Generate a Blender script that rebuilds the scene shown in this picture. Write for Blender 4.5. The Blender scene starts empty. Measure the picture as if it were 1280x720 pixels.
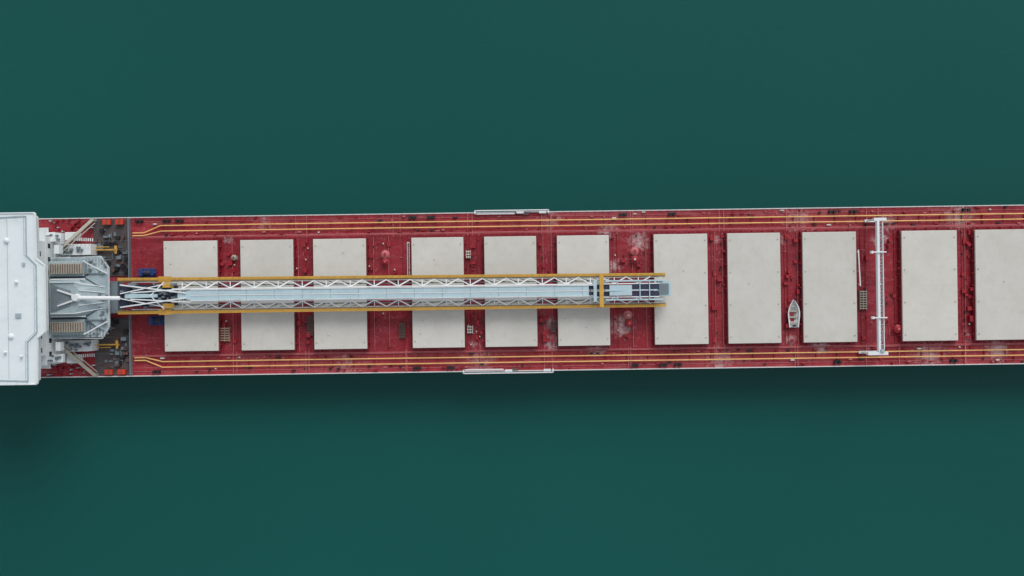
import bpy, bmesh, math, random
from mathutils import Vector, Matrix
random.seed(7)
S=0.16; H=200.0; ANG=math.atan(0.0140); CY=-0.70; SEA=-8.5
def k(h): return (H-h)/H
def X(px,h=0): return (px-640)*S*k(h)
def Y(v,h=0): return v*S*k(h)
def yc(px): return 371-0.0140*(px-170)
def P(px,py,h=0): return (X(px,h),Y(yc(px)-py,h))
def lin(c):
    c=c/255.0
    return c/12.92 if c<=0.04045 else ((c+0.055)/1.055)**2.4
def rgb(r,g,b): return (lin(r),lin(g),lin(b),1)

sc=bpy.context.scene
sc.view_settings.view_transform='Standard'; sc.view_settings.look='None'; sc.view_settings.exposure=0
# ---------- world
w=bpy.data.worlds.new("World"); sc.world=w; w.use_nodes=True
nt=w.node_tree; nt.nodes.clear()
sky=nt.nodes.new('ShaderNodeTexSky'); sky.sky_type='NISHITA'; sky.sun_disc=False
sky.sun_elevation=math.radians(42); sky.sun_rotation=math.radians(20); sky.dust_density=1; sky.air_density=1
hs=nt.nodes.new('ShaderNodeHueSaturation'); hs.inputs['Saturation'].default_value=0.28
bg=nt.nodes.new('ShaderNodeBackground'); bg.inputs[1].default_value=0.15
o=nt.nodes.new('ShaderNodeOutputWorld')
nt.links.new(sky.outputs[0],hs.inputs['Color']); nt.links.new(hs.outputs[0],bg.inputs[0]); nt.links.new(bg.outputs[0],o.inputs[0])
sd=bpy.data.lights.new("sun","SUN"); sd.energy=1.5; sd.angle=math.radians(34); sd.color=(1,0.985,0.965)
so=bpy.data.objects.new("sun",sd); sc.collection.objects.link(so)
so.rotation_euler=(math.radians(48),0,math.radians(-20+180))

# ---------- materials
def newmat(name):
    m=bpy.data.materials.new(name); m.use_nodes=True
    n=m.node_tree; b=n.nodes['Principled BSDF']; return m,n,b
def paint(name,col,rough=0.6,var=0.15,scale=0.6,dirt=None,metal=0,dirtamt=0.5,bump=0.0):
    m,n,b=newmat(name)
    tc=n.nodes.new('ShaderNodeTexCoord')
    nz=n.nodes.new('ShaderNodeTexNoise'); nz.inputs['Scale'].default_value=scale; nz.inputs['Detail'].default_value=8; nz.inputs['Roughness'].default_value=0.65
    n.links.new(tc.outputs['Object'],nz.inputs['Vector'])
    mr=n.nodes.new('ShaderNodeMapRange'); mr.inputs[1].default_value=0.3; mr.inputs[2].default_value=0.7
    mr.inputs[3].default_value=1-var; mr.inputs[4].default_value=1+var
    n.links.new(nz.outputs[0],mr.inputs[0])
    mx=n.nodes.new('ShaderNodeVectorMath'); mx.operation='SCALE'; mx.inputs[0].default_value=col[:3]
    n.links.new(mr.outputs[0],mx.inputs['Scale'])
    out=mx.outputs[0]
    if dirt:
        n2=n.nodes.new('ShaderNodeTexNoise'); n2.inputs['Scale'].default_value=scale*2.3; n2.inputs['Detail'].default_value=10; n2.inputs['Roughness'].default_value=0.75
        mp=n.nodes.new('ShaderNodeMapping'); mp.inputs['Location'].default_value=(13,5,2)
        n.links.new(tc.outputs['Object'],mp.inputs[0]); n.links.new(mp.outputs[0],n2.inputs['Vector'])
        r2=n.nodes.new('ShaderNodeMapRange'); r2.inputs[1].default_value=0.52; r2.inputs[2].default_value=0.75; r2.inputs[3].default_value=0; r2.inputs[4].default_value=dirtamt
        n.links.new(n2.outputs[0],r2.inputs[0])
        mm=n.nodes.new('ShaderNodeMix'); mm.data_type='RGBA'
        n.links.new(r2.outputs[0],mm.inputs[0]); n.links.new(out,mm.inputs[6]); mm.inputs[7].default_value=dirt
        out=mm.outputs[2]
    n.links.new(out,b.inputs['Base Color'])
    b.inputs['Roughness'].default_value=rough; b.inputs['Metallic'].default_value=metal
    return m

def deckmat(name,base,dark,pale,points,paleamt=0.5):
    m,n,b=newmat(name); L=n.links.new
    tc=n.nodes.new('ShaderNodeTexCoord')
    def noise(scale,detail,rough,mscale=(1,1,1),loc=(0,0,0)):
        mp=n.nodes.new('ShaderNodeMapping'); mp.inputs['Scale'].default_value=mscale; mp.inputs['Location'].default_value=loc
        L(tc.outputs['Object'],mp.inputs[0])
        z=n.nodes.new('ShaderNodeTexNoise'); z.inputs['Scale'].default_value=scale; z.inputs['Detail'].default_value=detail; z.inputs['Roughness'].default_value=rough
        L(mp.outputs[0],z.inputs['Vector']); return z.outputs[0]
    def mr(i,a,b_,c,d):
        r=n.nodes.new('ShaderNodeMapRange'); r.inputs[1].default_value=a;r.inputs[2].default_value=b_;r.inputs[3].default_value=c;r.inputs[4].default_value=d
        L(i,r.inputs[0]); return r.outputs[0]
    def mix(f,a,b_):
        mm=n.nodes.new('ShaderNodeMix'); mm.data_type='RGBA'; L(f,mm.inputs[0])
        if isinstance(a,tuple): mm.inputs[6].default_value=a
        else: L(a,mm.inputs[6])
        mm.inputs[7].default_value=b_; return mm.outputs[2]
    def math_(op,a,b_):
        q=n.nodes.new('ShaderNodeMath'); q.operation=op; L(a,q.inputs[0])
        if isinstance(b_,(int,float)): q.inputs[1].default_value=b_
        else: L(b_,q.inputs[1])
        return q.outputs[0]
    c=mix(mr(noise(0.12,6,0.6),0.35,0.65,0,0.8),base,dark)
    c=mix(mr(noise(1.2,8,0.7,(1,1,1),(9,3,0)),0.5,0.72,0,0.55),c,dark)
    # broad dusting
    c=mix(mr(noise(0.05,7,0.6,(0.6,1.4,1),(31,8,0)),0.5,0.7,0,paleamt*0.4),c,pale)
    # streak wear along the ship
    c=mix(mr(noise(0.5,9,0.72,(0.18,1.6,1),(4,1,0)),0.52,0.70,0,paleamt),c,pale)
    c=mix(mr(noise(0.9,9,0.8,(1.5,0.4,1),(40,1,0)),0.55,0.72,0,paleamt*0.9),c,pale)
    c=mix(mr(noise(2.0,4,0.9,(1,1,1),(60,1,0)),0.59,0.68,0,paleamt*1.1),c,rgb(210,175,172))
    acc=None
    for (px,py,r,a) in points:
        x,y=P(px,py)
        d=n.nodes.new('ShaderNodeVectorMath'); d.operation='DISTANCE'; L(tc.outputs['Object'],d.inputs[0]); d.inputs[1].default_value=(x,y,0)
        f=mr(d.outputs['Value'],0,r*S,a,0)
        acc=f if acc is None else math_('MAXIMUM',acc,f)
    if acc is not None:
        f=math_('ADD',acc,noise(1.0,10,0.75,(1,1,1),(7,7,0)))
        f=mr(f,0.70,0.98,0,0.9)
        c=mix(f,c,rgb(206,184,182))
    L(c,b.inputs['Base Color'])
    L(mr(noise(0.7,6,0.6),0.3,0.7,0.3,0.7),b.inputs['Roughness'])
    return m

pts=[(1025,432,20,0.6),(1100,300,22,0.4),(690,428,20,0.5),(798,303,26,0.42),(776,408,28,0.45),(1245,436,28,0.5),(1110,278,24,0.4),
     (330,276,30,0.3),(600,452,40,0.35),(760,290,26,0.4),(745,435,22,0.45),(430,455,40,0.3),(900,452,40,0.35),(1200,272,40,0.4),(690,405,16,.55),(980,300,14,0.4),(690,275,30,0.35),(1160,445,40,.4),(1000,272,40,.35),(768,332,18,.45),(987,425,16,.45),(1210,420,16,.4),(895,300,14,.35),(590,430,14,.35),(287,300,14,.35)]
M={}
M['deck']=deckmat('red_deck_side',rgb(170,38,50),rgb(136,26,38),rgb(198,118,120),pts,0.65)
M['trunk']=deckmat('red_deck_inner',rgb(154,22,38),rgb(116,14,28),rgb(182,78,88),pts,0.48)
M['redfit']=paint('red_fittings',rgb(158,26,40),0.5,0.2,0.8,rgb(96,28,32))
M['pink']=paint('faded_red_pipe',rgb(192,104,106),0.6,0.2,0.8,rgb(120,40,45))
M['coam']=paint('coaming_red',rgb(122,20,32),0.55,0.2,0.8)
M['yel']=paint('yellow_paint',rgb(204,158,66),0.6,0.15,0.7,rgb(150,118,66))
M['pipe']=paint('pale_yellow_pipe',rgb(236,190,118),0.6,0.15,0.25,rgb(200,120,88),dirtamt=0.6)
M['grate']=paint('walkway_grating',rgb(140,124,96),0.7,0.2,1.2,rgb(90,84,76))
M['white']=paint('white_paint',rgb(228,232,232),0.5,0.04,0.5,rgb(190,190,182),dirtamt=0.35)
M['gun']=paint('gunwale_paint',rgb(214,196,194),0.55,0.08,0.5,rgb(180,120,118),dirtamt=0.6)
M['roof']=paint('white_roof',rgb(228,236,236),0.5,0.03,0.2,rgb(200,212,212),dirtamt=0.5)
M['blue']=paint('pale_blue_belt_cover',rgb(180,204,210),0.6,0.08,0.3,rgb(150,168,172),dirtamt=0.6)
M['bgrey']=paint('bluegrey_steel',rgb(164,180,184),0.55,0.12,0.4,rgb(124,132,132),dirtamt=0.6)
M['bgrey2']=paint('darker_grey_steel',rgb(116,128,134),0.55,0.12,0.4,rgb(84,88,88))
M['grey']=paint('dark_grey_deck',rgb(84,76,76),0.75,0.25,0.5,rgb(120,100,95),dirtamt=0.5)
M['black']=paint('black_steel',rgb(32,32,36),0.5,0.2,1)
M['navy']=paint('navy_rubber',rgb(44,50,72),0.6,0.2,1)
M['mblue']=paint('machine_blue',rgb(34,62,118),0.5,0.2,1,rgb(30,40,60))
M['orange']=paint('orange_box',rgb(200,60,36),0.5,0.15,1)
M['tan']=paint('tan_louvre',rgb(165,160,146),0.6,0.15,1)
M['wood']=paint('weathered_wood',rgb(176,150,128),0.8,0.25,1.5,rgb(110,80,70))
M['hull']=paint('hull_paint',rgb(118,30,34),0.5,0.15,0.1,rgb(80,40,35))
M['glass']=paint('window_glass',rgb(26,36,42),0.08,0.1,1)
M['brown']=paint('rusty_machinery',rgb(98,72,66),0.7,0.3,1.2,rgb(150,130,115))

def hatchmat():
    m,n,b=newmat('hatch_offwhite'); L=n.links.new
    tc=n.nodes.new('ShaderNodeTexCoord'); oi=n.nodes.new('ShaderNodeObjectInfo')
    def noise(scale,ms,rough=0.65,detail=9):
        mp=n.nodes.new('ShaderNodeMapping'); mp.inputs['Scale'].default_value=ms
        L(tc.outputs['Object'],mp.inputs[0])
        z=n.nodes.new('ShaderNodeTexNoise'); z.inputs['Scale'].default_value=scale; z.inputs['Detail'].default_value=detail; z.inputs['Roughness'].default_value=rough
        L(mp.outputs[0],z.inputs['Vector']); return z.outputs[0]
    def ramp(i,a,b_,c,d):
        r=n.nodes.new('ShaderNodeMapRange'); r.inputs[1].default_value=a;r.inputs[2].default_value=b_;r.inputs[3].default_value=c;r.inputs[4].default_value=d
        L(i,r.inputs[0]); return r.outputs[0]
    def mix(f,a,b_):
        mm=n.nodes.new('ShaderNodeMix'); mm.data_type='RGBA'; L(f,mm.inputs[0])
        if isinstance(a,tuple): mm.inputs[6].default_value=a
        else: L(a,mm.inputs[6])
        mm.inputs[7].default_value=b_; return mm.outputs[2]
    c=mix(ramp(noise(0.15,(1,1,1)),0.35,0.65,0,1),rgb(211,208,199),rgb(202,199,189))
    c=mix(ramp(noise(0.5,(1,1,1),0.7),0.5,0.72,0,0.35),c,rgb(182,177,165))
    c=mix(ramp(noise(1.6,(1,1,1),0.8),0.58,0.72,0,0.35),c,rgb(170,150,138))
    c=mix(ramp(noise(0.8,(1.8,0.3,1),0.8),0.55,0.7,0,0.35),c,rgb(184,178,166))
    q=n.nodes.new('ShaderNodeHueSaturation'); L(c,q.inputs['Color']); L(ramp(oi.outputs['Random'],0,1,0.95,1.05),q.inputs['Value'])
    L(q.outputs[0],b.inputs['Base Color']); b.inputs['Roughness'].default_value=0.65
    return m
M['cream']=hatchmat()

def watermat():
    m,n,b=newmat('sea_water'); L=n.links.new
    tc=n.nodes.new('ShaderNodeTexCoord')
    z=n.nodes.new('ShaderNodeTexNoise'); z.inputs['Scale'].default_value=0.008; z.inputs['Detail'].default_value=3; L(tc.outputs['Object'],z.inputs['Vector'])
    mr=n.nodes.new('ShaderNodeMapRange'); mr.inputs[1].default_value=0.3; mr.inputs[2].default_value=0.7; L(z.outputs[0],mr.inputs[0])
    mm=n.nodes.new('ShaderNodeMix'); mm.data_type='RGBA'; L(mr.outputs[0],mm.inputs[0])
    mm.inputs[6].default_value=rgb(15,80,74); mm.inputs[7].default_value=rgb(18,84,78)
    L(mm.outputs[2],b.inputs['Base Color'])
    b.inputs['Roughness'].default_value=0.08; b.inputs['IOR'].default_value=1.33
    z1=n.nodes.new('ShaderNodeTexNoise'); z1.inputs['Scale'].default_value=0.9; z1.inputs['Detail'].default_value=5; z1.inputs['Roughness'].default_value=0.55; 
    mp=n.nodes.new('ShaderNodeMapping'); mp.inputs['Rotation'].default_value=(0,0,0.5); mp.inputs['Scale'].default_value=(1,1.9,1)
    L(tc.outputs['Object'],mp.inputs[0]); L(mp.outputs[0],z1.inputs['Vector'])
    bp=n.nodes.new('ShaderNodeBump'); bp.inputs['Strength'].default_value=0.3; bp.inputs['Distance'].default_value=0.06
    L(z1.outputs[0],bp.inputs['Height']); L(bp.outputs[0],b.inputs['Normal'])
    return m
M['water']=watermat()

# ---------- builders
class B:
    def __init__(s): s.bm=bmesh.new()
    def box(s,x0,x1,y0,y1,z0,z1):
        if x0>x1:x0,x1=x1,x0
        if y0>y1:y0,y1=y1,y0
        v=[s.bm.verts.new(p) for p in [(x0,y0,z0),(x1,y0,z0),(x1,y1,z0),(x0,y1,z0),(x0,y0,z1),(x1,y0,z1),(x1,y1,z1),(x0,y1,z1)]]
        for f in [(3,2,1,0),(4,5,6,7),(0,1,5,4),(1,2,6,5),(2,3,7,6),(3,0,4,7)]: s.bm.faces.new([v[i] for i in f])
    def pbox(s,px0,px1,v0,v1,z0,z1):
        s.box(X(px0,z1),X(px1,z1),Y(v0,z1),Y(v1,z1),z0,z1)
    def prism(s,pts,z0,z1,top=None):
        a=[s.bm.verts.new((p[0],p[1],z0)) for p in pts]
        t=top or pts
        b=[s.bm.verts.new((p[0],p[1],z1)) for p in t]
        n=len(pts)
        s.bm.faces.new(a[::-1]); s.bm.faces.new(b)
        for i in range(n): s.bm.faces.new([a[i],a[(i+1)%n],b[(i+1)%n],b[i]])
    def cyl(s,x,y,z0,z1,r,r2=None,n=16):
        r2=r if r2 is None else r2
        p=[(x+r*math.cos(2*math.pi*i/n),y+r*math.sin(2*math.pi*i/n)) for i in range(n)]
        t=[(x+r2*math.cos(2*math.pi*i/n),y+r2*math.sin(2*math.pi*i/n)) for i in range(n)]
        s.prism(p,z0,z1,t)
    def beam(s,p,q,w=0.1,h=None,n=4):
        p=Vector(p);q=Vector(q);d=(q-p)
        if d.length<1e-6:return
        d.normalize(); up=Vector((0,0,1))
        if abs(d.z)>0.95: up=Vector((1,0,0))
        a=d.cross(up).normalized(); b=a.cross(d).normalized(); h=h or w
        if n==4: offs=[(-w/2,-h/2),(w/2,-h/2),(w/2,h/2),(-w/2,h/2)]
        else: offs=[(w/2*math.cos(2*math.pi*i/n),w/2*math.sin(2*math.pi*i/n)) for i in range(n)]
        A=[s.bm.verts.new(p+a*u+b*v) for u,v in offs]; C=[s.bm.verts.new(q+a*u+b*v) for u,v in offs]
        m=len(offs)
        s.bm.faces.new(A[::-1]); s.bm.faces.new(C)
        for i in range(m): s.bm.faces.new([A[i],A[(i+1)%m],C[(i+1)%m],C[i]])
    def done(s,name,mat,parent=None,bevel=0):
        bmesh.ops.recalc_face_normals(s.bm,faces=s.bm.faces)
        me=bpy.data.meshes.new(name); s.bm.to_mesh(me); s.bm.free()
        ob=bpy.data.objects.new(name,me); sc.collection.objects.link(ob); me.materials.append(M[mat] if isinstance(mat,str) else mat)
        if parent: ob.parent=parent
        if bevel:
            b=ob.modifiers.new('bev','BEVEL'); b.width=bevel; b.segments=2
        return ob
def empty(name,x=0,y=0,z=0):
    e=bpy.data.objects.new(name,None); sc.collection.objects.link(e)
    c,s_=math.cos(ANG),math.sin(ANG)
    e.location=(c*x-s_*y,s_*x+c*y+CY,z); e.rotation_euler=(0,0,ANG); return e

# ---------- water
b=B(); b.box(-3000,3000,-3000,3000,SEA-1,SEA)
b.done('water','water')

ship=empty('cargo_ship')
HB=Y(99.3)
# ---------- hull & deck
xs=X(-190); xb=X(1660)
out=[(xs,-HB*0.75),(X(-120),-HB*0.96),(X(-40),-HB),(X(1400),-HB),(X(1480),-HB*0.93),(X(1560),-HB*0.7),(X(1620),-HB*0.4),(xb,0)]
outline=out+[(x,-y) for x,y in out[:-1][::-1]]
b=B(); b.prism(outline,-16,-0.06); b.done('hull','hull',ship)
b=B(); b.prism([(x*0.9995,y*0.998) for x,y in outline],-0.05,0.0); b.done('main_deck','deck',ship)
b=B(); g=B()
for i in range(len(outline)):
    p=Vector(outline[i]+(0,)); q=Vector(outline[(i+1)%len(outline)]+(0,))
    ii=Vector((0,0.06 if p.y<0 else -0.06,0)); jj=Vector((0,0.06 if q.y<0 else -0.06,0))
    b.beam(p+ii+Vector((0,0,.06)),q+jj+Vector((0,0,.06)),0.18,0.16)
    L_=(q-p).length; n=max(1,int(L_/1.6))
    for j in range(n):
        t=j/n; c=p.lerp(q,t)+ii.lerp(jj,t)
        g.beam(c+Vector((0,0,.14)),c+Vector((0,0,1.1)),0.06)
    for zz in (0.45,0.78,1.1): g.beam(p+ii+Vector((0,0,zz)),q+jj+Vector((0,0,zz)),0.05)
b.done('gunwale','gun',ship); g.done('deck_railing','white',ship)

# inner trunk deck
b=B(); b.pbox(168,1440,-74,74,0.004,0.28); b.done('trunk_deck','trunk',ship)
b=B()
for v in (74.6,-74.6): b.box(X(166),X(1440),Y(v)-0.09,Y(v)+0.09,0.0,0.34)
for v in (93.5,-93.5): b.box(X(166),X(1440),Y(v)-0.05,Y(v)+0.05,0.0,0.12)
b.done('trunk_edge_bar','pink',ship)

# hatches
hx=[(205,272),(301,367),(392,458),(515,580),(606,671),(697,762),(818,885),(910,976),(1004,1071),(1128,1197),(1220,1290),(1314,1382)]
hv=69
cb=B(); fit=B(); lugs=B(); seam=B()
for i,(a,c) in enumerate(hx):
    h=2.0
    x0,x1=X(a,h),X(c,h); y1=Y(hv,h); y0=-y1
    cb.box(x0-0.18,x1+0.18,y0-0.22,y1+0.22,0.28,1.25)
    b=B(); b.box(x0,x1,y0,y1,1.45,2.0)
    o_=b.done('hatch_cover_%d'%(i+1),'cream',ship,0.08)
    b=B(); b.box(x0+0.1,x1-0.1,y0+0.1,y1-0.1,1.25,1.45); b.done('hatch_seal_%d'%(i+1),'black',ship)
    n=9
    for j in range(n):
        yy=y0+(j+0.5)*(y1-y0)/n
        for xx in (x0,x1):
            sgn=-1 if xx==x0 else 1
            fit.box(xx+sgn*0.19,xx+sgn*0.42,yy-0.1,yy+0.1,0.28,1.3)
    for j in range(5):
        xx=x0+(j+0.5)*(x1-x0)/5
        for yy,sg in ((y0,-1),(y1,1)): fit.box(xx-0.1,xx+0.1,yy+sg*0.23,yy+sg*0.5,0.28,1.3)
    for xx in (x0+0.5,x1-0.5):
        for j in range(4):
            yy=y0+(y1-y0)*(0.06+0.88*j/3); lugs.box(xx-0.09,xx+0.09,yy-0.09,yy+0.09,2.0,2.15)
    for t in (0.25,0.5,0.75): seam.box(x0+.15,x1-.15,y0+(y1-y0)*t-.025,y0+(y1-y0)*t+.025,2.0,2.012)
    for q in range(random.randint(0,3)):
        xx=random.uniform(x0+1,x1-1); yy=random.uniform(y0+1,y1-1); lugs.box(xx-.12,xx+.12,yy-.06,yy+.06,2.0,2.1)
cb.done('hatch_coamings','coam',ship); fit.done('coaming_brackets','redfit',ship); lugs.done('lifting_lugs','tan',ship); seam.done('hatch_weld_seams','cream',ship)

# gap clutter
pk=B(); rf=B(); dk=B(); cr=B()
for i in range(len(hx)-1):
    a=hx[i][1]; c=hx[i+1][0]; x0=X(a)+0.7; x1=X(c)-0.7; wd=x1-x0
    for t in ((0.2,0.8) if wd<5 else (0.12,0.5,0.88)):
        xx=x0+wd*t+random.uniform(-.15,.15)
        (pk if random.random()<0.45 else rf).beam((xx,Y(-71),0.5),(xx,Y(71),0.5),0.13,n=6)
    for j in range(random.randint(24,38)):
        xx=random.uniform(x0,x1); yy=random.uniform(Y(-68),Y(68)); t=random.random()
        if t<0.3: rf.box(xx-random.uniform(.1,.5),xx+random.uniform(.1,.5),yy-random.uniform(.1,.6),yy+random.uniform(.1,.6),0.28,random.uniform(.5,1.3))
        elif t<0.5: rf.cyl(xx,yy,0.28,random.uniform(.6,1.2),random.uniform(.15,.4),n=12)
        elif t<0.68: pk.beam((xx,yy,0.45),(xx+random.uniform(-1.5,1.5)*.5,yy,0.45),0.1)
        elif t<0.82: dk.box(xx-.12,xx+.12,yy-.2,yy+.2,0.28,0.6)
        elif t<0.9: cr.box(xx-.1,xx+.12,yy-.15,yy+.15,0.28,0.7)
        else: pk.beam((xx,yy,0.4),(xx,yy+random.uniform(-2,2),0.4),0.09)
    for t in (0.0,1.0):
        xx=x0+wd*t; rf.box(xx-0.05,xx+0.05,Y(-72),Y(72),0.28,0.42)
    for sg in (1,-1):
        for q in range(2):
            xx=random.uniform(x0,x1); pk.box(xx-.06,xx+.06,sg*Y(70.5),sg*Y(98),0.36,0.42)
for side in (1,-1):
    x=180
    while x<1430:
        x+=random.uniform(5,16)
        v=side*random.choice([random.uniform(76.5,79),random.uniform(90,97)])
        t=random.random()
        tgt=rf if t<.5 else (dk if t<.7 else pk if t<.9 else cr)
        sx=random.uniform(.1,.45); tgt.box(X(x)-sx,X(x)+sx,Y(v)-.12,Y(v)+.15,0,random.uniform(.2,.7))
    x=190
    while x<1430:
        x+=random.uniform(28,50)
        rf.box(X(x)-.05,X(x)+.05,side*Y(75.5),side*Y(98),0,0.06)
pk.done('deck_small_pipes','pink',ship); rf.done('deck_fittings_red','redfit',ship); dk.done('deck_fittings_dark','black',ship); cr.done('deck_fittings_cream','cream',ship)
b=B()
for sg in (1,-1):
    for z in (0.8,1.25): b.beam((X(168),sg*Y(73),z),(X(1430),sg*Y(73),z),0.05)
    x=X(168)
    while x<X(1430): b.beam((x,sg*Y(73),.28),(x,sg*Y(73),1.25),0.05); x+=2.4
b.done('trunk_handrail','pink',ship)

# yellow pipes
b=B(); sup=B()
for sg in (1,-1):
    for vv in (81.3,88.3):
        vi=76 if vv<85 else 79.5
        pts_=[(X(168),sg*Y(vi),.5),(X(182),sg*Y(vi),.5),(X(203),sg*Y(vv),.5),(X(1430),sg*Y(vv),.5)]
        for p,q in zip(pts_,pts_[1:]): b.beam(p,q,0.24,n=8)
    x=X(205)
    while x<X(1430):
        sup.box(x-.06,x+.06,sg*Y(79.5),sg*Y(90),0.0,0.34); x+=4.2
b.done('side_pipes','pipe',ship); sup.done('pipe_supports','redfit',ship)

# bollards
b=B()
for (px,sg) in [(176,1),(210,1),(226,1),(517,1),(540,1),(780,1),(841,1),(1041,1),(1067,1),(1208,1),(195,-1),(520,-1),(562,-1),(792,-1),(828,-1),(846,-1),(1045,-1),(1190,-1)]:
    y=sg*Y(94)
    b.box(X(px)-.8,X(px)+.8,y-.26,y+.26,0,.15)
    for d in (-.45,.45): b.cyl(X(px)+d,y,.15,.8,.24,n=12); b.cyl(X(px)+d,y,.8,.9,.3,n=12)
b.done('mooring_bollards','black',ship)

# gangway stowage
b=B(); d_=B()
for sg in (1,-1):
    x0,x1=(595,687) if sg>0 else (578,690)
    yo=sg*Y(101.2); yi=sg*Y(97)
    b.box(X(x0),X(x1),yo-.1,yo+.1,-.3,.9)
    b.box(X(x0)-.1,X(x0)+.2,yi,yo,-.2,.9); b.box(X(x1)-.2,X(x1)+.1,yi,yo,-.2,.9)
    b.box(X(x0+2),X(x0+50),yi-.1,yi+.15,.55,.75)
    for xx in (x0+52,x1-12): b.box(X(xx),X(xx+9),min(yi,yo-.2*sg),max(yi,yo-.2*sg),.5,.8)
    d_.box(X(x0+60),X(x0+68),yi-.3,yi+.3,0,.6)
b.done('gangway_platform','white',ship); d_.done('gangway_winch','brown',ship)

# --------- grey aft deck pads
b=B()
for sg in (1,-1):
    b.box(X(118),X(163),sg*Y(26),sg*Y(97),0.004,0.16)
b.done('aft_grey_deck','grey',ship)
b=B()
for sg in (1,-1):
    b.box(X(163.5),X(164.6),sg*Y(22),sg*Y(98),0.0,1.2)
    for vv in (30,50,70,96): b.box(X(120),X(163),sg*Y(vv)-.04,sg*Y(vv)+.04,.16,.22)
b.done('breakwater_plate','bgrey2',ship)
b=B(); b2=B()
for px in (137,153):
    for sg in (1,-1):
        b.box(X(px-4.5),X(px+4.5),sg*Y(90.5),sg*Y(96),.16,1.1)
        b.box(X(px-5),X(px+5),sg*Y(90),sg*Y(96.5),1.1,1.2)
        b2.box(X(px-.6),X(px+.6),sg*Y(90.2),sg*Y(96.3),1.2,1.24)
b.done('orange_lockers','orange',ship,.05); b2.done('locker_straps','brown',ship)
b=B()
for sg in (1,-1):
    y=59
    b.box(X(118),X(150),sg*Y(y-.9),sg*Y(y+.9),.9,1.05)
    b.box(X(146.5),X(149.5),sg*Y(y-5),sg*Y(y+5),1.06,1.15)
    b.box(X(122),X(140),sg*Y(y+3),sg*Y(y+4),.9,1.05)
    for px in (119,135,148): b.beam((X(px),sg*Y(y),.1),(X(px),sg*Y(y),2),.12)
    b.beam((X(119),sg*Y(y),2),(X(148),sg*Y(y),2),.12)
b.done('yellow_walkway','yel',ship)
b=B(); c2=B(); c3=B()
for j in range(90):
    px=random.uniform(120,161); v=random.choice([-1,1])*random.uniform(28,88)
    random.choice([b,c2,c3]).box(X(px)-random.uniform(.08,.5),X(px)+random.uniform(.08,.6),Y(v)-random.uniform(.08,.5),Y(v)+random.uniform(.08,.5),.16,random.uniform(.3,1.1))
for j in range(14):
    px=random.uniform(120,155); v=random.choice([-1,1])*random.uniform(28,88); z=random.uniform(.4,.8)
    c3.beam((X(px),Y(v),z),(X(px+random.uniform(3,8) if j%2 else px),Y(v if j%2 else v+8),z),.1)
b.done('aft_deck_fittings_dark','black',ship); c2.done('aft_deck_fittings_brown','brown',ship); c3.done('aft_deck_fittings_grey','bgrey2',ship)
b=B(); c2=B()
for j in range(80):
    px=random.uniform(60,118); v=random.choice([-1,1])*random.uniform(82,97)
    (b if random.random()<.75 else c2).box(X(px)-random.uniform(.05,.35),X(px)+random.uniform(.05,.4),Y(v)-random.uniform(.05,.2),Y(v)+random.uniform(.05,.2),0,random.uniform(.3,1.3))
b.done('aft_side_fittings_red','redfit',ship); c2.done('aft_side_fittings_grey','bgrey',ship)

b=B()
for sg in (1,-1):
    b.beam((X(60,6),sg*Y(47,6),6.0),(X(117,1.4),sg*Y(97,1.4),1.4),.6,.5)
    b.beam((X(64,6),sg*Y(44,6),6.3),(X(121,1.4),sg*Y(93,1.4),1.7),.15,.15)
    b.beam((X(117,1.4),sg*Y(97,1.4),0),(X(117,1.4),sg*Y(97,1.4),1.5),.6,.6)
b.done('diagonal_braces','tan',ship)

# --------- superstructure
b=B()
b.box(X(-60),X(97),-Y(52),Y(52),0,3.0)
b.box(X(-60),X(86),-Y(80),Y(80),0,5.6)
b.box(X(-60),X(84),-Y(74),Y(74),5.6,9.0)
b.box(X(-60),X(84),-Y(68),Y(68),9.0,14.2)
b.done('accommodation_block','white',ship)
b=B()
for z,px,v in ((5.62,62,88),(9.0,58,84)):
    b.box(X(-60),X(px,z),-Y(v,z),Y(v,z),z,z+.12)
b.done('accommodation_decks','white',ship)
zr=17.0
prof=[(-55,108),(44,108),(46,106),(47,50),(57,42),(57,-42),(47,-50),(46,-106),(44,-108),(-55,-108)]
b=B(); b.prism([(X(px,zr),Y(v,zr)) for px,v in prof],16.7,17.0); b.done('bridge_roof','roof',ship)
b=B(); b.prism([(X(px,zr)+(-.8 if px>0 else .8),Y(v,zr)*.97) for px,v in prof],14.2,16.7); b.done('wheelhouse_walls','white',ship)
b=B()
pr=[(X(px,zr)-.75,Y(v,zr)*.96) for px,v in prof[2:8]]
for p,q in zip(pr,pr[1:]):
    n=max(1,int(((Vector(p)-Vector(q)).length)/1.7))
    for j in range(n):
        a=Vector(p).lerp(Vector(q),(j+.08)/n); c=Vector(p).lerp(Vector(q),(j+.92)/n)
        b.beam((a.x,a.y,15.7),(c.x,c.y,15.7),.1,1.1)
for z,xf,vv in ((7.6,84,70),(11.5,84,64),(4,86,76)):
    y=-Y(vv)
    while y<Y(vv): b.box(X(xf),X(xf)+.05,y,y+.9,z-.5,z+.5); y+=2.6
b.done('superstructure_windows','glass',ship)
b=B()
rp=[(X(px-1,zr),Y(v*.992,zr)) for px,v in prof]
for i in range(len(rp)): 
    p,q=rp[i],rp[(i+1)%len(rp)]; b.beam((p[0],p[1],17.1),(q[0],q[1],17.1),.16,.26)
b.done('roof_kerb','white',ship)
b=B()
ip=[(X(px,zr),Y(v,zr)) for px,v in [(-40,100),(34,103),(34,54),(46,42),(46,-42),(34,-54),(34,-103),(-40,-100)]]
for p,q in zip(ip,ip[1:]): b.beam((p[0],p[1],17.1),(q[0],q[1],17.1),.14,.2)
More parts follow.
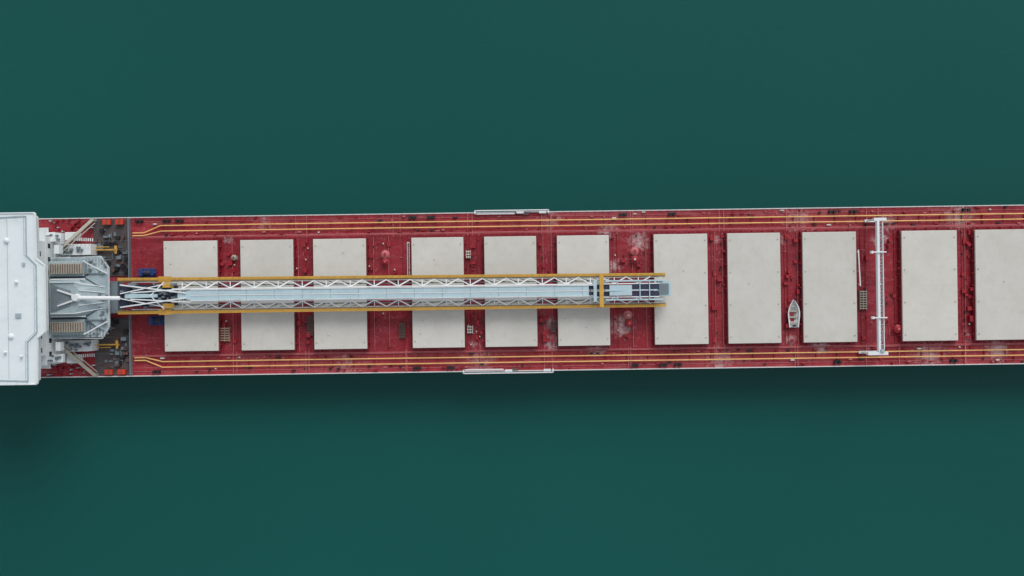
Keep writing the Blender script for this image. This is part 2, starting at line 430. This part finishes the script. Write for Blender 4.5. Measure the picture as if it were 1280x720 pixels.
for p,q in zip(ip,ip[1:]):
    n=max(1,int((Vector(p)-Vector(q)).length/1.8))
    for j in range(n):
        c=Vector(p).lerp(Vector(q),j/n); b.beam((c.x,c.y,17),(c.x,c.y,18),.06)
    b.beam((p[0],p[1],18),(q[0],q[1],18),.06)
for px in (10,-15): b.beam((X(px,zr),-Y(100,zr),17.03),(X(px,zr),Y(100,zr),17.03),.05,.05)
b.done('roof_railing','bgrey',ship)
b=B()
for px,py,r,h in ((8,300,.5,.6),(20,352,.35,.8),(12,420,.5,.6),(25,445,.3,.8),(5,440,.3,.8)):
    x,y=P(px,py,17.5); b.cyl(x,y,17,17+h*.6,r*.6); b.cyl(x,y,17+h*.6,17+h,r,r*.4)
x,y=P(-22,372,20); b.cyl(x,y,17,25,.45,.25); b.beam((x,y-3,22),(x,y+3,22),.2); b.beam((x,y-2,24),(x,y+2,24),.35,.2)
b.done('roof_antennas','white',ship)
b=B(); x,y=P(23,394,17); b.box(x-.5,x+.5,y-.4,y+.4,17,17.3); x,y=P(30,330,17); b.box(x-.2,x+.3,y-.3,y+.3,17,17.3); b.done('roof_boxes','bgrey',ship)
b=B(); b.prism([(X(-110)+dx*4,dy*5) for dx,dy in ((-1,-.6),(-.6,-1),(.6,-1),(1,-.6),(1,.6),(.6,1),(-.6,1),(-1,.6))],0,20); b.done('funnel','redfit',ship)

b=B()
for sg in (1,-1):
    b.box(X(72,3.4),X(114,3.4),sg*Y(53,3.4),sg*Y(67,3.4),0,3.4)
    b.box(X(50,5.9),X(80,5.9),sg*Y(70,5.9),sg*Y(80,5.9),5.74,6.9)
    b.box(X(82,2.5),X(96,2.5),sg*Y(72,2.5),sg*Y(82,2.5),0,2.5)
    b.box(X(70,7),X(76,7),sg*Y(55,7),sg*Y(66,7),5.74,7.6)
b.done('side_deck_houses','white',ship,.08)
b=B(); dd=B()
for sg in (1,-1):
    for (z,px0,px1,v) in ((5.75,50,62,87),(3.4,73,113,66.5),(3.4,73,113,54)):
        b.beam((X(px0,z),sg*Y(v,z),z+1),(X(px1,z),sg*Y(v,z),z+1),.07)
        n=8
        for j in range(n+1):
            xx=X(px0+(px1-px0)*j/n,z); b.beam((xx,sg*Y(v,z),z),(xx,sg*Y(v,z),z+1),.06)
    for j in range(10):
        b.box(X(100)+j*.3,X(100)+j*.3+.22,sg*Y(70),sg*Y(74),3-j*.3,3.05-j*.3)
    for j in range(12):
        px=random.uniform(75,111); v=random.uniform(55,65); dd.box(X(px,3.6)-.2,X(px,3.6)+.3,sg*Y(v)-.2,sg*Y(v)+.25,3.4,random.uniform(3.6,4.3))
    for j in range(8):
        px=random.uniform(52,78); v=random.uniform(71,79); dd.box(X(px,7)-.2,X(px,7)+.3,sg*Y(v,7)-.15,sg*Y(v,7)+.2,6.9,random.uniform(7,7.5))
b.done('tier_railings','white',ship); dd.done('deckhouse_fittings','bgrey2',ship)

# --------- boom tower
tw=empty('boom_pivot_tower')
def poly(pts,h): return [(X(px,h),Y(v,h)) for px,v in pts]
b=B()
b.prism(poly([(58,50),(98,50),(122,34),(122,-34),(98,-50),(58,-50)],6),0,6)
b.done('tower_base','bgrey2',tw,.1)
b=B()
b.prism(poly([(60,50),(96,50),(126,52),(136,38),(136,-34),(126,-50),(96,-50),(60,-50)],6.6),6.0,6.6)
b.done('tower_platform','bgrey',tw,.05)
b=B()
b.prism(poly([(60,26),(108,26),(132,14),(132,-12),(108,-26),(60,-26)],6.6),6.62,10,poly([(62,20),(92,20),(98,10),(98,-10),(92,-20),(62,-20)],10))
b.done('tower_chute','bgrey',tw,.05)
b=B()
for sg in (1,-1):
    b.prism([(X(x,8),sg*Y(v,8)) for x,v in ((104,24),(130,44),(134,30),(128,12))],6.62,7.6,[(X(x,8),sg*Y(v,8)) for x,v in ((106,25),(118,36),(122,28),(120,16))])
    b.box(X(60,8.3),X(104,8.3),sg*Y(27,8.3),sg*Y(46,8.3),6.62,8.0)
b.done('tower_side_panels','bgrey',tw,.05)
b=B()
for sg in (1,-1):
    for q in range(7):
        px=106+q*4
        b.beam((X(px,6.8),sg*Y(49,6.8),6.7),(X(px,6.8),sg*Y(36,6.8),6.7),.08,.1)
    b.beam((X(62,10.4),sg*Y(19.5,10.4),10.2),(X(92,10.4),sg*Y(19.5,10.4),10.2),.12,.3)
    b.beam((X(92,10.2),sg*Y(19.5,10.2),10.1),(X(131,6.9),sg*Y(13,6.9),6.9),.14)
    b.beam((X(98,10.2),sg*Y(9.5,10.2),10.1),(X(131,6.9),sg*Y(6,6.9),6.9),.14)
    b.beam((X(104,8.2),sg*Y(46,8.2),8.2),(X(134,7.4),sg*Y(30,7.4),7.4),.18)
    b.beam((X(62,9.4),sg*Y(23.5,9.4),8.9),(X(104,9.4),sg*Y(23.5,9.4),8.4),.2)
    for q in range(9): b.beam((X(64+q*4.4,8.4),sg*Y(44.2,8.4),8.05),(X(64+q*4.4,8.4),sg*Y(46,8.4),8.05),.08)
b.done('tower_stiffeners','white',tw)
b=B(); c2=B()
for sg in (1,-1):
    b.box(X(62,9),X(102,9),sg*Y(30,9),sg*Y(43,9),8.02,9)
    for j in range(13):
        px=63.5+j*3; c2.box(X(px,9),X(px+.7,9),sg*Y(31,9),sg*Y(42,9),9.0,9.12)
b.done('ventilation_boxes','tan',tw,.05); c2.done('ventilation_louvres','brown',tw)
b=B()
b.beam((X(90,10.5),0,10.6),(X(150,8.5),-.2,8.6),.8,.8,n=12)
b.cyl(X(94,10.8),0,10,11.0,.8,.6,n=20)
b.beam((X(70,11),Y(10,11),10.4),(X(94,11),Y(2,11),10.6),.3)
b.beam((X(70,11),Y(-10,11),10.4),(X(94,11),Y(-2,11),10.6),.3)
b.done('topping_strut','white',tw)
b=B()
b.prism(poly([(64,17),(88,9),(88,-9),(64,-17)],10.1),10.02,10.3)
for v in (30,-28,0): b.box(X(106,7.8),X(130,7.8),Y(v,7.8)-.1,Y(v,7.8)+.1,6.6,7.9)
b.box(X(136,5),X(147,5),Y(-20,5),Y(20,5),2,5)
for j in range(60):
    px=random.uniform(104,134); v=random.uniform(-48,48); x=X(px,7.5); yy=Y(v,7.5)
    b.box(x-random.uniform(.05,.3),x+.15,yy-.1,yy+random.uniform(.1,.5),6.6,random.uniform(6.8,7.8))
b.done('tower_darker_panels','bgrey2',tw)
b=B()
for sg in (1,-1):
    pl=[(60,50),(126,51.5),(135.5,37),(135.5,2)]
    pp=[(X(x,7.6),sg*Y(v,7.6)) for x,v in pl]
    for p,q in zip(pp,pp[1:]):
        for z in (7.1,7.6): b.beam((p[0],p[1],z),(q[0],q[1],z),.06)
        n=max(1,int((Vector(p)-Vector(q)).length/1.3))
        for j in range(n):
            c=Vector(p).lerp(Vector(q),j/n); b.beam((c.x,c.y,6.6),(c.x,c.y,7.6),.05)
b.done('tower_railing','white',tw)

# --------- unloading boom
bo=empty('conveyor_boom')
BX0,BX1=147,832
def half(px): return 22.6-(px-BX0)/(BX1-BX0)*1.6
def cen(px): return 1.2-(px-BX0)/(BX1-BX0)*1.6
zw=5.0; zt=6.2; zb=3.2
def pt(px,f,z): return (X(px,z),Y(cen(px)+f,z),z)
def strip(B_,px0,px1,f0,f1,z0,z1,f0b=None,f1b=None):
    f0b=f0 if f0b is None else f0b; f1b=f1 if f1b is None else f1b
    p=[pt(px0,f0,z1)[:2],pt(px1,f0b,z1)[:2],pt(px1,f1b,z1)[:2],pt(px0,f1,z1)[:2]]
    B_.prism(p,z0,z1)
y=B(); gch=B(); wl=B(); gr=B()
for sg in (1,-1):
    h0,h1=half(BX0),half(BX1)
    strip(y,BX0,BX1,sg*(h0-.1),sg*(h0-3.4),zw-.1,zw,sg*(h1-.1),sg*(h1-3.2))
    strip(gr,BX0,BX1,sg*(h0-3.5),sg*(h0-4.9),zw-.3,zw-.12,sg*(h1-3.3),sg*(h1-4.5))
    for z in (zw+.5,zw+1.0):
        y.beam(pt(BX0,sg*h0,z),pt(BX1,sg*h1,z),.06)
    px=BX0
    while px<BX1:
        h=half(px); y.beam(pt(px,sg*h,zw),pt(px,sg*h,zw+1),.06)
        gch.beam(pt(px+3,sg*h,zw-.16),pt(px+3,sg*(h-6),zw-.5),.1); px+=8
for sg in (1,-1):
    wl.beam(pt(215,sg*8.3,zt),pt(BX1-8,sg*8.3,zt),.2,.2)
    wl.beam(pt(165,sg*17,zw-.3),pt(BX1-8,sg*16,zw-.3),.16,.16)
    gch.beam(pt(165,sg*12,zb),pt(BX1-8,sg*12,zb),.2,.2)
    px=228; f=0; step=15
    while px<BX1-20:
        a=(px,8.5,zt) if f%2==0 else (px,16.8,zw-.2); c=(px+step,16.8,zw-.2) if f%2==0 else (px+step,8.5,zt)
        wl.beam(pt(a[0],sg*a[1],a[2]),pt(c[0],sg*c[1],c[2]),.22,.16)
        if f%2==0: wl.beam(pt(px,sg*8.5,zt),pt(px,sg*17,zw-.3),.15)
        gch.beam(pt(px,sg*16.8,zw-.3),pt(px+step,sg*12,zb),.14)
        px+=step; f+=1
px=228
while px<BX1-20:
    gch.beam(pt(px,-12,zb),pt(px,12,zb),.16)
    px+=30
for sg in (1,-1):
    wl.beam(pt(150,sg*14,6),pt(232,sg*3,6.8),.26,.2)
    wl.beam(pt(163,sg*4,6.4),pt(232,sg*8,6.6),.22,.2)
    wl.beam(pt(150,sg*3,7),pt(205,sg*14,5.6),.18,.2)
    wl.beam(pt(188,0,6.6),pt(205,sg*17,5.6),.16,.2)
    strip(y,203,217,sg*10,sg*15.5,zw+.3,zw+.6)
strip(y,198,214,16.5,24,zw-.4,zw+.02); strip(y,198,214,-16.5,-24,zw-.4,zw+.02)
strip(y,749.5,754.5,-20.5,20.5,zt+.45,zt+.7)
for sg in (1,-1): y.beam(pt(752,sg*20,zw),pt(752,sg*20,zt+.6),.4)
y.done('yellow_walkways','yel',bo); gch.done('lower_truss','bgrey2',bo); wl.done('upper_truss','white',bo); gr.done('walkway_grating','grate',bo)
b=B()
strip(b,222,238,-3,3,zt+.1,zt+.35,-6,6)
for sg in (1,-1):
    px=238.01
    while px<736:
        e_=min(px+34.7,736); strip(b,px,e_,sg*.8,sg*6.1,zt+.1,zt+.32+random.uniform(0,.04)); px+=35
strip(b,762,790,-6.5,6.5,zt+.1,zt+.35)
strip(b,156,196,-3,3,zt-.3,zt+.3,-2,2)
b.done('belt_cover','blue',bo)
b=B()
for sg in (1,-1): strip(b,238,742,sg*6.3,sg*7.1,zt+.05,zt+.5)
strip(b,238,736,-.6,.6,zt+.1,zt+.4)
b.done('belt_cover_rails','white',bo)
b=B()
strip(b,196,222,-12,12,4.2,4.6); strip(b,150,196,-14,14,3.9,4.3)
strip(b,230,736,-6.0,6.0,zt-.3,zt+.05)
strip(b,736.2,762,-10,-1.5,zt-.6,zt-.1); strip(b,736.2,762,1.5,10,zt-.6,zt-.1)
strip(b,790.5,824,-9,-1.5,zt-.4,zt);strip(b,790.5,824,1.0,9,zt-.4,zt)
b.done('conveyor_rubber','navy',bo)
b=B()
strip(b,822,839,-7.5,11,4.2,6.0)
strip(b,757,829,-12.8,-10.8,zt-.3,zt+.1); strip(b,757,829,10.8,12.8,zt-.3,zt+.1)
strip(b,742,746,-14,14,zt+.1,zt+.3)
b.beam(pt(757,0,zt+.4),pt(822,0,zt),.25)
for px in (772,800,812): b.beam(pt(px,-12,zt+.3),pt(px,12,zt+.3),.18)
b.done('boom_head','blue',bo,.04)
b=B(); strip(b,824,836,-5,8,6.0,6.25); 
for j in range(50):
    px=random.uniform(150,222); f=random.uniform(-15,15); p=pt(px,f,4.6); s_=random.uniform(.1,.5)
    b.box(p[0]-s_,p[0]+s_,p[1]-.2,p[1]+.2,4.3,random.uniform(4.9,5.9))
b.done('boom_machinery','bgrey2',bo)
b=B()
for px in (440,690):
    for f in (-12,12): b.beam((X(px+25),Y(f),.28),pt(px+25,f,zb),.35)
b.done('boom_rest','redfit',bo)

def winch(px,py):
    x,y_=P(px,py,1.5); e=empty('mooring_winch',x,y_,0.28)
    b=B(); b.box(-1.6,1.6,-.9,.9,0,.25)
    b.box(-1.5,-.8,-.7,.7,.25,1.4); b.box(.9,1.4,-.6,.5,.25,1.2); b.done('winch_frame','mblue',e,.05)
    b=B(); b.beam((-.8,0,.9),(.9,0,.9),.9,n=16); b.done('winch_drum','navy',e)
    b=B(); b.beam((-.78,0,.9),(-.65,0,.9),1.35,n=20); b.beam((.75,0,.9),(.88,0,.9),1.35,n=20); b.beam((1.4,0,.9),(1.9,0,.9),.5,n=12); b.done('winch_flanges','mblue',e)
winch(183,341); winch(195,401); 
def vent(px,py,r,mat,cap):
    x,y_=P(px,py,1.2); e=empty('mushroom_vent',x,y_,0.28)
    b=B(); b.cyl(0,0,0,.9,r*.6,n=20); b.cyl(0,0,0,.06,r*1.15,n=20); b.done('vent_trunk',mat,e)
    b=B(); b.cyl(0,0,.85,1.0,r,r,n=24); b.cyl(0,0,1.0,1.25,r,r*.5,n=24); b.done('vent_cap',mat,e)
    b=B(); b.cyl(0,0,1.25,1.4,r*.3,n=12)
    for i in range(8):
        a=i*math.pi/4; b.box(r*1.05*math.cos(a)-.05,r*1.05*math.cos(a)+.05,r*1.05*math.sin(a)-.05,r*1.05*math.sin(a)+.05,.06,.2)
    b.done('vent_hub',cap,e)
vent(293,322,.55,'tan','redfit'); vent(482,318,.8,'pink','redfit'); vent(482,327,.7,'redfit','pink')
vent(794,314,.8,'pink','redfit'); vent(794,324,.75,'redfit','cream'); vent(785,394,.8,'pink','cream'); vent(786,404,.7,'redfit','pink'); vent(1122,411,.85,'redfit','pink')
def crate(px,py,w_,l_,name='wooden_crate',mat='wood',hh=.8):
    x,y_=P(px,py,1.0); e=empty(name,x,y_,.28)
    w2=w_*S/2; l2=l_*S/2
    b=B(); b.box(-w2+.08,w2-.08,-l2+.08,l2-.08,.1,hh*.7); b.done('contents','brown',e)
    b=B()
    n=max(3,int(l_/3))
    for i in range(n):
        yy=-l2+(2*l2)*(i+.5)/n; b.box(-w2,w2,yy-.09,yy+.09,hh-.06,hh)
    for xx in (-w2+.07,0,w2-.07): b.box(xx-.06,xx+.06,-l2,l2,0,hh-.065)
    b.done('slats',mat,e)
crate(280,418,12,18); crate(387,407,8,26,'storage_rack','brown'); crate(502,413,8,20,'storage_rack','brown'); crate(1079,375,9,24,'machinery_rack','tan')
crate(586,318,6,10,'equipment_box','cream'); crate(587,412,7,10,'equipment_box','cream'); crate(691,409,6,14,'storage_rack','brown')
def ladder(px,py0,py1,hx_=1.2):
    x,y0=P(px,py0,hx_); _,y1=P(px,py1,hx_); e=empty('deck_ladder',x,(y0+y1)/2,.28); l=abs(y0-y1)/2
    b=B()
    for xx in (-.22,.22): b.beam((xx,-l,.6),(xx,l,.6),.08)
    yy=-l
    while yy<l: b.beam((-.22,yy,.6),(.22,yy,.6),.07); yy+=.4
    for yy in (-l,l): b.box(-.25,.25,yy-.08,yy+.08,0,.6)
    b.done('ladder_frame','white',e)
ladder(511,303,345)
x,y0=P(1073,335,2); e=empty('spare_pole',x,y0,0)
b=B(); b.beam((0,3.6,2.3),(.3,-3.6,2.3),.25,n=10); b.beam((0,3.2,.28),(0,3.2,2.2),.2); b.beam((.25,-3.2,.28),(.25,-3.2,2.2),.2); b.done('pole','white',e)

# --------- gantry crane
gc=empty('gantry_crane')
hg=5.5
b=B(); g=B()
y1=Y(84,hg)+.0; y0=-Y(84,hg)
xa=X(1101,hg)
b.box(xa-.55,xa-.08,y0,y1,hg-1.0,hg)
b.box(xa+.55,xa+.7,y0,y1,hg-.9,hg-.15)
yy=y0+.4; f=0
while yy<y1-1.5:
    b.box(xa-.08,xa+.55,yy,yy+.08,hg-.5,hg-.35); g.beam((xa-.08,yy,hg-.55),(xa+.55,yy+1.3,hg-.55),.1); yy+=1.3
for sg,wx in ((1,1.1),(-1,2.6)):
    yy=sg*(Y(84,hg))
    b.box(xa-wx,xa+1.3,yy-.3,yy+.3,hg-.9,hg+.02)
    for xx in (xa-wx+.3,xa+1.1): b.beam((xx,yy,.7),(xx,yy,hg-.9),.3)
    b.box(xa-wx-.2,xa+1.5,yy-.25,yy+.25,.45,.95)
    for xx in (xa-wx+.2,xa+1.2): g.cyl(xx,yy,.1,.44,.28)
for py in (315,397):
    _,c=P(1100,py,hg); b.box(xa-1.6,xa+1.1,c-.12,c+.12,hg+.02,hg+.3); b.box(xa-1.8,xa-1.4,c-.25,c+.25,hg-.6,hg+.32)
_,c=P(1100,438,hg); g.box(xa-.2,xa+.5,c-.3,c+.3,hg+.03,hg+.4)
b.done('gantry_beam','white',gc,.03); g.done('gantry_bracing','bgrey',gc)

# --------- small boat
x,y0=P(992,392,1.5); e=empty('lifeboat',x,y0,.28); 
bm=bmesh.new(); n=13; L2=2.75
secs=[]
for i in range(n):
    t=i/(n-1); yy=-L2+2*L2*t
    wv=1.2*(min(1,(0.78+0.5*t)) if t<.45 else max(0.03,1-((t-.45)/.55)**2.3))
    row=[]
    for (f,z) in ((-1,1.25+.3*t*t),(-.92,.75),(-.55,.3),(0,.12),(.55,.3),(.92,.75),(1,1.25+.3*t*t),(.84,1.27+.3*t*t),(.76,.8),(.4,.55),(-.4,.55),(-.76,.8),(-.84,1.27+.3*t*t)):
        row.append(bm.verts.new((f*wv,yy,z)))
    secs.append(row)
for a,c in zip(secs,secs[1:]):
    m=len(a)
    for j in range(m): bm.faces.new([a[j],a[(j+1)%m],c[(j+1)%m],c[j]])
bm.faces.new(secs[0][::-1]); bm.faces.new(secs[-1])
B_=B(); B_.bm.free(); B_.bm=bm; B_.done('boat_hull','white',e)
b=B()
for yy,w_ in ((-1.9,.8),(-.7,.9),(.5,.85),(1.5,.6)): b.box(-w_,w_,yy-.18,yy+.18,.95,1.05)
b.done('thwarts','tan',e)
b=B(); b.box(-.72,.72,-1.2,.9,.56,.6); b.done('floor_boards','tan',e)
b=B(); b.box(-.25,.25,-2.6,-2.2,1.0,1.7); b.done('engine','black',e)
b=B(); 
for yy in (-1.6,1.2): b.box(-1.1,1.1,yy-.12,yy+.12,0,.35)
b.done('boat_cradle','redfit',e)

# ---------- camera
cd=bpy.data.cameras.new('camera'); cam=bpy.data.objects.new('camera',cd); sc.collection.objects.link(cam)
cam.location=(0,0,H); cam.rotation_euler=(0,0,0); cd.sensor_width=36; cd.lens=36*H/(1280*S); cd.clip_end=8000; cd.clip_start=1
sc.camera=cam
